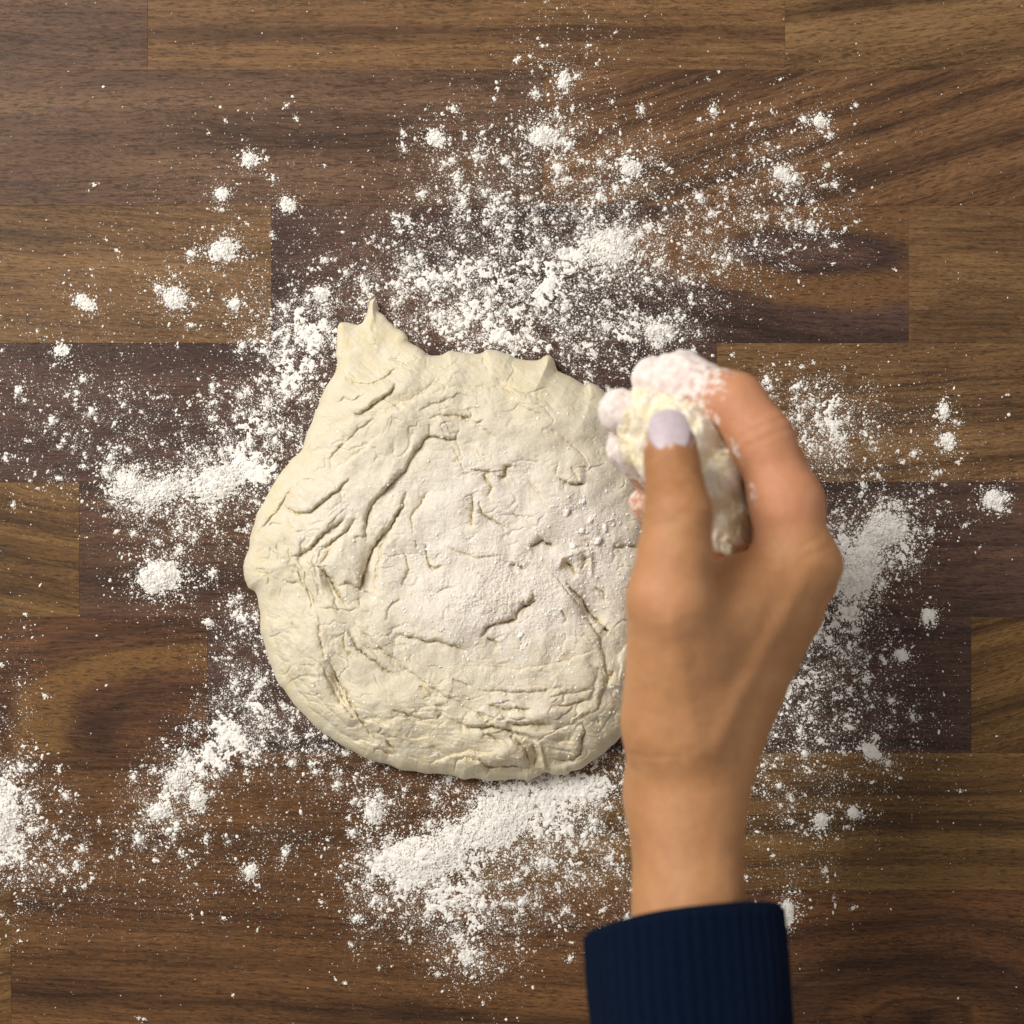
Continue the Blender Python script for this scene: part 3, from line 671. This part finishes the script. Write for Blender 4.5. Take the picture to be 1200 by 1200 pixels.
fr_ = rng.uniform(.0009, .0021, len(fx_)); v3, f3 = domes(fp_, fr_, fr_ * .75, 10, 4, 0.35)
gsrc = np.repeat(np.arange(len(fx_)), 40); gxy = fx_[gsrc] + rng.normal(0, 5.5, (len(gsrc), 2)); gz_ = dough_z(gxy[:, 0], gxy[:, 1]); okg = ~np.isnan(gz_)
gr_ = np.minimum(.00015 + .0002 * rng.pareto(2.6, okg.sum()), .0008); v4, f4 = domes(P(gxy[okg, 0], gxy[okg, 1], gz_[okg]), gr_, gr_ * .8, 5, 2, .35)
f = np.concatenate([f, f3 + len(v), f4 + len(v) + len(v3)]); v = np.concatenate([v, v3, v4])
obj('dough_dusting', mesh_np('dough_dusting', v, f, True), fm.m, label='loose white flour crumbs sprinkled on top of the dough', cat='flour', kind='stuff')

# ------------------------------------------------------------------ hand
def smin(a, b, k):
    h = np.clip(0.5 + 0.5 * (b - a) / k, 0, 1); return b + (a - b) * h - k * h * (1 - h)
def surface_nets(F, org, hstep):
    s = F < 0; nx, ny, nz = F.shape
    c = [(i, j, k) for i in (0, 1) for j in (0, 1) for k in (0, 1)]
    sl = lambda i, j, k: (slice(i, nx - 1 + i), slice(j, ny - 1 + j), slice(k, nz - 1 + k))
    tot = sum(s[sl(*o)].astype(np.int8) for o in c); act = (tot > 0) & (tot < 8)
    ids = -np.ones(act.shape, np.int64); ci = np.argwhere(act); ids[act] = np.arange(len(ci))
    acc = np.zeros((len(ci), 3)); num = np.zeros(len(ci))
    for a in range(8):
        for ax in range(3):
            o1 = c[a]
            if o1[ax]: continue
            o2 = list(o1); o2[ax] = 1
            f1 = F[ci[:, 0] + o1[0], ci[:, 1] + o1[1], ci[:, 2] + o1[2]]; f2 = F[ci[:, 0] + o2[0], ci[:, 1] + o2[1], ci[:, 2] + o2[2]]
            m = (f1 < 0) != (f2 < 0); tt = np.where(m, f1 / np.where(m, f1 - f2, 1), 0)
            p = np.array(o1, float)[None].repeat(len(ci), 0); p[:, ax] += tt
            acc[m] += p[m]; num[m] += 1
    vv = org + hstep * (ci + acc / num[:, None])
    quads = []
    for ax in range(3):
        b, d = [(1, 2), (2, 0), (0, 1)][ax]
        sh = [slice(None)] * 3; sh2 = [slice(None)] * 3
        sh[ax] = slice(0, -1); sh2[ax] = slice(1, None)
        ch = s[tuple(sh)] != s[tuple(sh2)]; e = np.argwhere(ch)
        e = e[(e[:, b] > 0) & (e[:, d] > 0) & (e[:, b] < F.shape[b] - 1) & (e[:, d] < F.shape[d] - 1)]
        fl_ = s[tuple(sh)][e[:, 0], e[:, 1], e[:, 2]]
        def at(db, dd):
            w = e.copy(); w[:, b] += db; w[:, d] += dd; return ids[w[:, 0], w[:, 1], w[:, 2]]
        qd = np.stack([at(-1, -1), at(0, -1), at(0, 0), at(-1, 0)], -1)
        qd[~fl_] = qd[~fl_][:, ::-1]; quads.append(qd)
    return vv, np.concatenate(quads)

CM = 0.01
def J(px, py, z): return P(px, py, z * CM) / CM      # centimetres
hs = 0.115
lo = np.array([2.4, -24.5, 2.6]); hi = np.array([13.6, 7.0, 18.6])
ax_ = [np.arange(lo[i], hi[i], hs, dtype=np.float32) for i in range(3)]
PX, PY, PZ = np.meshgrid(*ax_, indexing='ij')
def cone(a, ra, b, rb, flat=None):
    a = np.asarray(a, np.float32); b = np.asarray(b, np.float32); d = b - a; L = float((d * d).sum())
    h = np.clip(((PX - a[0]) * d[0] + (PY - a[1]) * d[1] + (PZ - a[2]) * d[2]) / L, 0, 1)
    return np.sqrt((PX - a[0] - h * d[0]) ** 2 + (PY - a[1] - h * d[1]) ** 2 + (PZ - a[2] - h * d[2]) ** 2) - (ra + (rb - ra) * h)
def chain(js, rs, k=0.35):
    d = None
    for i in range(len(js) - 1):
        c = cone(js[i], rs[i], js[i + 1], rs[i + 1]); d = c if d is None else smin(d, c, k)
    return d
W1 = J(803, 925, 12.6); W2 = J(806, 925, 10.6)
A1 = J(812, 1240, 15.2); A2 = J(812, 1240, 12.6)
IM = J(932, 655, 12.6); MM = J(940, 676, 10.4); RM = J(928, 715, 8.4); PM = J(905, 760, 6.8)
TC = J(786, 840, 13.8); TM = J(786, 700, 15.9); TI = J(795, 604, 16.2); TT = J(785, 524, 14.9)
index = [IM, J(922, 590, 12.6), J(893, 515, 12.3), J(862, 472, 11.9), J(800, 443, 10.9), J(763, 443, 10.3)]
middle = [MM, J(912, 545, 9.4), J(815, 492, 9.0), J(726, 482, 10.1)]
ring = [RM, J(892, 590, 6.7), J(800, 592, 7.0), J(734, 525, 9.2)]
pinky = [PM, J(866, 655, 5.4), J(805, 652, 5.8), J(756, 590, 7.6)]
arm = smin(cone(A1, 2.45, W1, 2.0), cone(A2, 2.4, W2, 1.95), 1.0)
palm = cone(W1, 2.0, IM, 1.35)
palm = smin(palm, cone(W1, 1.9, MM, 1.35), 0.9)
palm = smin(palm, cone(W2, 1.8, RM, 1.25), 0.9)
palm = smin(palm, cone(W2, 1.7, PM, 1.05), 0.9)
palm = smin(palm, cone(J(855, 760, 12.2), 1.7, J(815, 760, 13.2), 1.9), 1.2)
palm = smin(palm, cone(J(890, 735, 11.6), 1.5, J(850, 720, 12.6), 1.6), 1.2)
palm = smin(palm, cone(J(800, 860, 13.6), 1.75, J(872, 700, 13.3), 1.5), 1.3)
palm = smin(arm, palm, 1.4)
thumb = chain([TC, TM, J(791, 650, 16.15), TI, TT], [1.85, 1.55, 1.30, 1.17, 1.03], 0.5)
palm = smin(palm, thumb, 1.3)
web = cone(J(815, 735, 14.5), 1.45, J(905, 695, 12.6), 1.2)
palm = smin(palm, web, 1.2)
fi = chain(index, [1.38, 1.3, 1.12, 1.05, 0.88, 0.78], 0.8); fmid = chain(middle, [1.2, 1.05, 0.95, 0.86], .5); fr = chain(ring, [1.1, 0.98, 0.92, 0.84], .5); fp = chain(pinky, [0.98, 0.84, 0.80, 0.72], .5)
fing = smin(smin(smin(fi, fmid, 0.1), fr, 0.1), fp, 0.1)
Fd = smin(palm, fing, 0.7)
for (pt, r_, k) in ((J(955, 664, 12.3), .9, 1.0),):
    Fd = smin(Fd, np.sqrt((PX - pt[0]) ** 2 + (PY - pt[1]) ** 2 + (PZ - pt[2]) ** 2) - r_, k)
hv, hq = surface_nets(Fd.astype(np.float64), lo, hs)
# relax
for _ in range(4):
    acc = np.zeros_like(hv); cnt_ = np.zeros(len(hv))
    for a in range(4):
        i, j = hq[:, a], hq[:, (a + 1) % 4]
        np.add.at(acc, i, hv[j]); np.add.at(cnt_, i, 1); np.add.at(acc, j, hv[i]); np.add.at(cnt_, j, 1)
    hv = hv * 0.5 + 0.5 * acc / np.maximum(cnt_, 1)[:, None]
kz = S * (1 - hv[:, 2] * CM / HC); qx = hv[:, 0] * CM / kz + 600; qy = 600 - hv[:, 1] * CM / kz
def dist_chain(js):
    d = np.full(len(hv), 1e9); u = np.zeros(len(hv))
    for i in range(len(js) - 1):
        a, b = js[i], js[i + 1]; dv = b - a; L = (dv * dv).sum(); h = np.clip(((hv - a) @ dv) / L, 0, 1)
        dd = np.linalg.norm(hv - a - h[:, None] * dv, axis=1); m = dd < d; d[m] = dd[m]; u[m] = (i + h[m])
    return d, u
fw = np.zeros(len(hv)); pk = np.zeros(len(hv))
for js, lim, s0, s1 in ((index, 1.6, 2.7, 4.0), (middle, 1.5, 1.6, 2.5), (ring, 1.4, 2.2, 3.15), (pinky, 1.2, 2.4, 3.5)):
    d, u = dist_chain(js); m = d < lim
    fw = np.maximum(fw, m * smooth(s0, s1, u)); pk = np.maximum(pk, m * smooth(0.1, 0.9, u) * 0.8)
d, u = dist_chain([TM, TI, TT]); fw = np.maximum(fw, (d < 1.5) * smooth(1.62, 2.1, u) * 0.62)
dk = (d < 1.6) * smooth(.75, 1.25, u)  # deeper brown from the thumb's end joint out to its tip
d, u = dist_chain([J(800, 470, 11.6), J(842, 490, 12.4), J(866, 530, 12.9), J(882, 585, 13.2)]); fw = np.maximum(fw, .40 * np.exp(-(d / .45) ** 2))
fw = np.maximum(fw, 0.55 * np.exp(-np.linalg.norm(hv - J(742, 600, 9), axis=1) ** 2 / 3))
pk = np.maximum(pk, 0.9 * np.exp(-np.linalg.norm(hv - J(875, 615, 11.5), axis=1) ** 2 / 3.5)); pk = np.maximum(pk, .5 * np.exp(-np.linalg.norm(hv - J(968, 660, 12), axis=1) ** 2 / 1.5))
pk = np.maximum(pk, .4 * np.exp(-np.linalg.norm(hv - J(775, 690, 17), axis=1) ** 2 / 1.5))
# skin creases (wrist line, thumb base, knuckle folds) pressed into the surface
def press(pts, depth, w):
    d, u = dist_chain([J(*p) for p in pts]); f = np.exp(-(d / w) ** 2)
    cen = np.mean([J(*p) for p in pts], 0)
    hv[:, 2] -= depth * f
press([(733, 690, 16.6), (746, 703, 17.0), (757, 712, 17.2)], .05, .10)
press([(765, 608, 17.4), (797, 603, 17.5), (826, 608, 17.3)], .03, .12); press([(770, 596, 17.4), (797, 592, 17.4), (824, 597, 17.2)], .02, .10)
# tendon of the index finger, the muscle beside it, fold lines over the joints
def vnorm():
    q_ = np.zeros_like(hv); nn_ = np.cross(hv[hq[:, 2]] - hv[hq[:, 0]], hv[hq[:, 3]] - hv[hq[:, 1]])
    for a in range(4): np.add.at(q_, hq[:, a], nn_)
    return q_ / np.maximum(np.linalg.norm(q_, axis=1, keepdims=True), 1e-9)
N_ = vnorm(); up_ = smooth(-.1, .4, N_[:, 2]); disp = np.zeros(len(hv))
def line2d(pts):
    d = np.full(len(hv), 1e9)
    for a, b in zip(pts[:-1], pts[1:]):
        d = np.minimum(d, seg_dist(qx, qy, np.array(a, float), np.array(b, float))[0])
    return d
for pts, amp, w in (([(838, 880), (880, 790), (935, 690)], .085, 11), ([(820, 880), (800, 800), (788, 730)], .06, 12), ([(862, 800), (905, 720)], -.05, 12), ([(840, 740), (868, 715)], .09, 22),
                    ([(955, 640), (985, 662)], .06, 14),
                    ([(868, 512), (905, 494), (925, 486)], -.035, 2.6), ([(874, 524), (912, 506), (934, 500)], -.04, 2.6), ([(872, 500), (898, 483)], -.025, 2.2),
                    ([(762, 604), (796, 597), (830, 604)], -.035, 2.6), ([(764, 616), (797, 611), (830, 618)], -.03, 2.6), ([(768, 592), (797, 586), (826, 592)], -.025, 2.4),
                    ([(940, 640), (962, 628)], -.03, 2.6), ([(946, 652), (972, 640)], -.03, 2.6),
                    ([(728, 882), (760, 888), (800, 886)], -.03, 2.6), ([(734, 700), (752, 716), (770, 724)], -.03, 2.4), ([(730, 720), (746, 732)], -.025, 2.4)):
    disp += amp * np.exp(-(line2d(pts) / w) ** 2)
disp += .02 * perlin(hv[:, 0] * 2.1 + hv[:, 2], hv[:, 1] * 1.6, 940) + .008 * perlin(hv[:, 0] * 9, hv[:, 1] * 5 + hv[:, 2] * 3, 941)
hv += N_ * (disp * up_)[:, None]
# caked flour is lumpy: push the floured skin out unevenly along its normals
fnv = np.zeros_like(hv); e1 = hv[hq[:, 2]] - hv[hq[:, 0]]; e2 = hv[hq[:, 3]] - hv[hq[:, 1]]; fnn = np.cross(e1, e2)
for a in range(4): np.add.at(fnv, hq[:, a], fnn)
fnv /= np.maximum(np.linalg.norm(fnv, axis=1, keepdims=True), 1e-9)
lump = perlin(hv[:, 0] * 2.2 + hv[:, 2], hv[:, 1] * 2.2 - hv[:, 2] * .8, 900) * .6 + perlin(hv[:, 0] * 5 + hv[:, 2] * 2, hv[:, 1] * 5 - hv[:, 2] * 2.5, 905) * .35
hv += fnv * (np.clip(lump + .25, 0, 1) * 0.16 * smooth(.4, 1, fw))[:, None]

sk_ = NT('skin')
tcs = sk_.n('ShaderNodeTexCoord').outputs['Object']
a1 = sk_.noise(tcs, 45, 3, 0.55); a2 = sk_.noise(tcs, 1300, 2, 0.6); a3 = sk_.noise(tcs, 330, 4, 0.65); a4 = sk_.noise(tcs, 140, 3, 0.6)
vor = sk_.n('ShaderNodeTexVoronoi', {'Vector': tcs, 'Scale': 1100.0}, feature='DISTANCE_TO_EDGE').outputs['Distance']
cs = sk_.mix(sk_.remap(a1, 0.35, 0.65), (0.435, 0.208, 0.086, 1), (0.52, 0.26, 0.114, 1))
cs = sk_.mix(sk_.math('MULTIPLY', sk_.attr('tan'), 0.75), cs, (0.33, 0.142, 0.052, 1))  # mixes a darker brown into the outer thumb only
mot = sk_.noise(tcs, 420, 4, 0.7)
cs = sk_.mix(sk_.remap(mot, 0.48, 0.75, 0.0, 0.35), cs, (0.36, 0.150, 0.075, 1))
cs = sk_.mix(sk_.remap(sk_.noise(tcs, 85, 2, 0.5), 0.56, 0.75, 0.0, 0.35), cs, (0.57, 0.31, 0.145, 1))
cs = sk_.mix(sk_.math('MULTIPLY', sk_.remap(a4, 0.5, 0.75), 0.35), cs, (0.50, 0.225, 0.12, 1))
cs = sk_.mix(sk_.math('MULTIPLY', sk_.attr('pink'), 0.75), cs, (0.58, 0.255, 0.145, 1))
fl0 = sk_.attr('flour')
fmask = sk_.remap(sk_.math('ADD', fl0, sk_.math('MULTIPLY', sk_.math('SUBTRACT', sk_.math('ADD', sk_.math('MULTIPLY', a3, .55), sk_.math('MULTIPLY', a4, .45)), 0.5), sk_.math('MULTIPLY', sk_.math('MULTIPLY', fl0, 6.0, clamp=True), 2.6))), 0.34, 0.80)
cs = sk_.mix(sk_.math('MULTIPLY', fmask, 0.93), cs, sk_.mix(sk_.remap(a3, .4, .6), (0.80, 0.68, 0.63, 1), (0.88, 0.83, 0.79, 1)))
sk_.put(sk_.b.inputs['Base Color'], cs)
sk_.put(sk_.b.inputs['Roughness'], sk_.remap(fmask, 0, 1, 0.47, 0.9)); sk_.b.inputs['Specular IOR Level'].default_value = 0.35
sk_.b.inputs['Subsurface Weight'].default_value = 0.25; sk_.b.inputs['Subsurface Radius'].default_value = (1.0, 0.35, 0.18); sk_.b.inputs['Subsurface Scale'].default_value = 0.004
hgt = sk_.math('ADD', sk_.math('MULTIPLY', vor, 1.1), sk_.math('ADD', sk_.math('MULTIPLY', a3, 0.5), sk_.math('MULTIPLY', fmask, sk_.math('MULTIPLY', a2, 2.0))))
sk_.put(sk_.b.inputs['Normal'], sk_.bump(hgt, 0.5, 0.0006))

person = obj('person', None, label="person's right hand in a navy sleeve sprinkling flour over the dough", cat='person', loc=(0.07, -0.24, 0.13))
pinv = Matrix.Translation((-0.07, 0.24, -0.13))
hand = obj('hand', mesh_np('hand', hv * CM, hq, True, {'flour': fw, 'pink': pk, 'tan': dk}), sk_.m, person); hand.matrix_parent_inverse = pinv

# thumb nail
nm = NT('nail'); nm.b.inputs['Base Color'].default_value = (0.66, 0.54, 0.53, 1); nm.b.inputs['Roughness'].default_value = 0.35
nb_ = nm.noise(nm.n('ShaderNodeTexCoord').outputs['Object'], 600, 3, 0.6)
nm.put(nm.b.inputs['Base Color'], nm.mix(nm.remap(nb_, 0.45, 0.7), (0.50, 0.41, 0.44, 1), (0.58, 0.50, 0.53, 1)))
tdir = (TT - TI); tdir /= np.linalg.norm(tdir)
nrm = np.array([-0.05, 0.10, 1.0]); nrm -= tdir * (nrm @ tdir); nrm /= np.linalg.norm(nrm)
crs = np.cross(tdir, nrm)
na, nb2_ = 17, 21; nv = []
for lay in (0, 1):
    for j in range(nb2_):
        vv_ = -1 + 2 * j / (nb2_ - 1)
        for i in range(na):
            uu = -1 + 2 * i / (na - 1)
            wv = (1 - abs(vv_) ** 2.5) ** (1 / 2.5) if vv_ > 0 else (1 - 0.35 * abs(vv_) ** 3)
            u_ = uu * wv * 0.78; y_ = vv_ * 0.95 + (0.24 * uu * uu * min(1, -vv_ * 2) if vv_ < 0 else 0)
            zz = 1.045 - 0.42 * u_ * u_ - 0.06 * vv_ * vv_ - 0.05 * vv_ - (0.09 if lay else 0)
            nv.append((TT + tdir * (0.20 + y_) + crs * u_ + nrm * zz * 0.99) * CM)
nq = []
for j in range(nb2_ - 1):
    for i in range(na - 1):
        a = j * na + i; b = a + na * nb2_
        nq += [(a, a + 1, a + na + 1, a + na), (b + na, b + na + 1, b + 1, b)]
rimi = [i for i in range(na)] + [j * na + na - 1 for j in range(1, nb2_)] + [(nb2_ - 1) * na + i for i in range(na - 2, -1, -1)] + [j * na for j in range(nb2_ - 2, 0, -1)]
for i in range(len(rimi)):
    a, b = rimi[i], rimi[(i + 1) % len(rimi)]; nq.append((b, a, a + na * nb2_, b + na * nb2_))
nail = obj('fingernail', mesh_np('fingernail', nv, nq, True), nm.m, hand)

# sleeve with ribbed cuff
sm = NT('navy_knit')
tk = sm.n('ShaderNodeTexCoord').outputs['Object']
kn = sm.noise(tk, 900, 3, 0.7); kn2 = sm.noise(tk, 60, 3, 0.5)
sm.put(sm.b.inputs['Base Color'], sm.mix(sm.remap(kn, 0.3, 0.7), (0.0020, 0.0056, 0.0180, 1), (0.0050, 0.0120, 0.0340, 1)))
sm.b.inputs['Roughness'].default_value = 0.95; sm.b.inputs['Specular IOR Level'].default_value = 0.04
sm.b.inputs['Sheen Weight'].default_value = 0.03; sm.b.inputs['Sheen Roughness'].default_value = 0.5; sm.b.inputs['Sheen Tint'].default_value = (0.3, 0.4, 0.6, 1)
sm.put(sm.b.inputs['Normal'], sm.bump(sm.math('ADD', kn, sm.math('MULTIPLY', sm.noise(tk, 2600, 2, 0.6), 0.8)), 1.0, 0.0012))
def sleeve_mesh():
    nr = 300; rows = []
    prof = []   # (s along sleeve from cuff 0..1, radius scale)
    for s in np.linspace(1.0, 0.02, 40): prof.append((s, 1.0, 0))
    for a in np.linspace(0, math.pi, 7): prof.append((0.02 - 0.02 * math.sin(a), 1.0 - 0.04 * (1 - math.cos(a)), 1))
    for s in np.linspace(0.03, 0.35, 8): prof.append((s, 0.92, 1))
    th = np.linspace(0, 2 * np.pi, nr, endpoint=False)
    c0 = J(800, 1074, 14.0); c1 = J(822, 1345, 15.6)
    for (s, k, inn) in prof:
        c = c0 + (c1 - c0) * s
        rx = 3.72 + 0.10 * s + 0.10 * math.sin(s * 9) * s; rz = 2.75 + 0.3 * s
        rib = 0.085 * np.abs(np.sin(th * 24)) ** 0.7 * (0 if inn else 1) * (1.0 if s < 0.62 else 0.35)
        r = k * (1 + 0.012 * np.sin(3 * th + 4 * s) + 0.01 * np.sin(5 * th - 6 * s))
        x = (rx + rib) * np.cos(th) * r; z = (rz + rib) * np.sin(th) * r
        # the cuff edge is pulled: lower at the left, domed over the wrist
        tilt = (0.42 * np.cos(th) + 1.05 * np.sin(th) - 0.25 * np.maximum(-np.cos(th), 0) ** 2.5) * (1 - s) ** 1.5
        rows.append(np.stack([c[0] + x, c[1] + tilt + 0 * x, c[2] + z], -1))
    Vv = np.concatenate(rows); n = len(prof); f = []
    i = np.arange(nr); j = (i + 1) % nr
    F = np.concatenate([np.stack([a * nr + i, a * nr + j, (a + 1) * nr + j, (a + 1) * nr + i], -1) for a in range(n - 1)])
    return Vv * CM, F[:, ::-1]
sv_, sf_ = sleeve_mesh()
slv = obj('sleeve', mesh_np('sleeve', sv_, sf_, True), sm.m, person); slv.matrix_parent_inverse = pinv

# handful of flour gripped between thumb and fingers
lo2 = np.array([2.2, -2.5, 7.2]); hi2 = np.array([10.5, 6.2, 15.2]); h2 = 0.085
ax2 = [np.arange(lo2[i], hi2[i], h2, dtype=np.float32) for i in range(3)]
PX, PY, PZ = np.meshgrid(*ax2, indexing='ij')
C = None
for (px, py, z, r_) in ((772, 490, 10.8, 1.15), (797, 520, 11.6, 1.5), (828, 560, 11.2, 1.5), (848, 598, 10.8, 1.2), (852, 622, 10.6, 0.95), (800, 490, 11.0, 1.1), (775, 535, 10.8, 1.2), (800, 580, 10.0, 1.5), (744, 494, 10.3, .75), (750, 528, 10.2, .8), (757, 470, 10.4, .7)):
    p = J(px, py, z); d = np.sqrt((PX - p[0]) ** 2 + (PY - p[1]) ** 2 + (PZ - p[2]) ** 2) - r_
    C = d if C is None else smin(C, d, 0.35)
nn = 0.22 * perlin(PX * 1.6 + PZ * .9, PY * 1.6 - PZ * .7, 801) + 0.13 * perlin(PX * 4 + PZ * 2.1, PY * 4 - PZ * 2.7, 805) + 0.07 * perlin(PX * 9 + PZ * 5, PY * 9 - PZ * 6, 809)
cv, cq = surface_nets((C + nn).astype(np.float64), lo2, h2)
hm_ = NT('handful'); th_ = hm_.n('ShaderNodeTexCoord').outputs['Object']
hn = hm_.noise(th_, 120, 4, 0.6); hn2 = hm_.noise(th_, 900, 3, 0.6)
hm_.put(hm_.b.inputs['Base Color'], hm_.mix(hm_.remap(hn, 0.38, 0.62), (0.80, 0.69, 0.47, 1), (0.85, 0.78, 0.66, 1)))
hm_.b.inputs['Roughness'].default_value = 0.9; hm_.b.inputs['Specular IOR Level'].default_value = 0.1
hm_.put(hm_.b.inputs['Normal'], hm_.bump(hn2, 0.7, 0.001))
obj('flour_handful', mesh_np('flour_handful', cv * CM, cq, True), hm_.m, label='crumbly cream handful of flour gripped between the thumb and curled fingers', cat='flour')
tot = sum(sum(len(p.vertices) - 2 for p in o.data.polygons) for o in col.objects if o.type == 'MESH' and len(o.data.polygons) < 3000)
print('done')
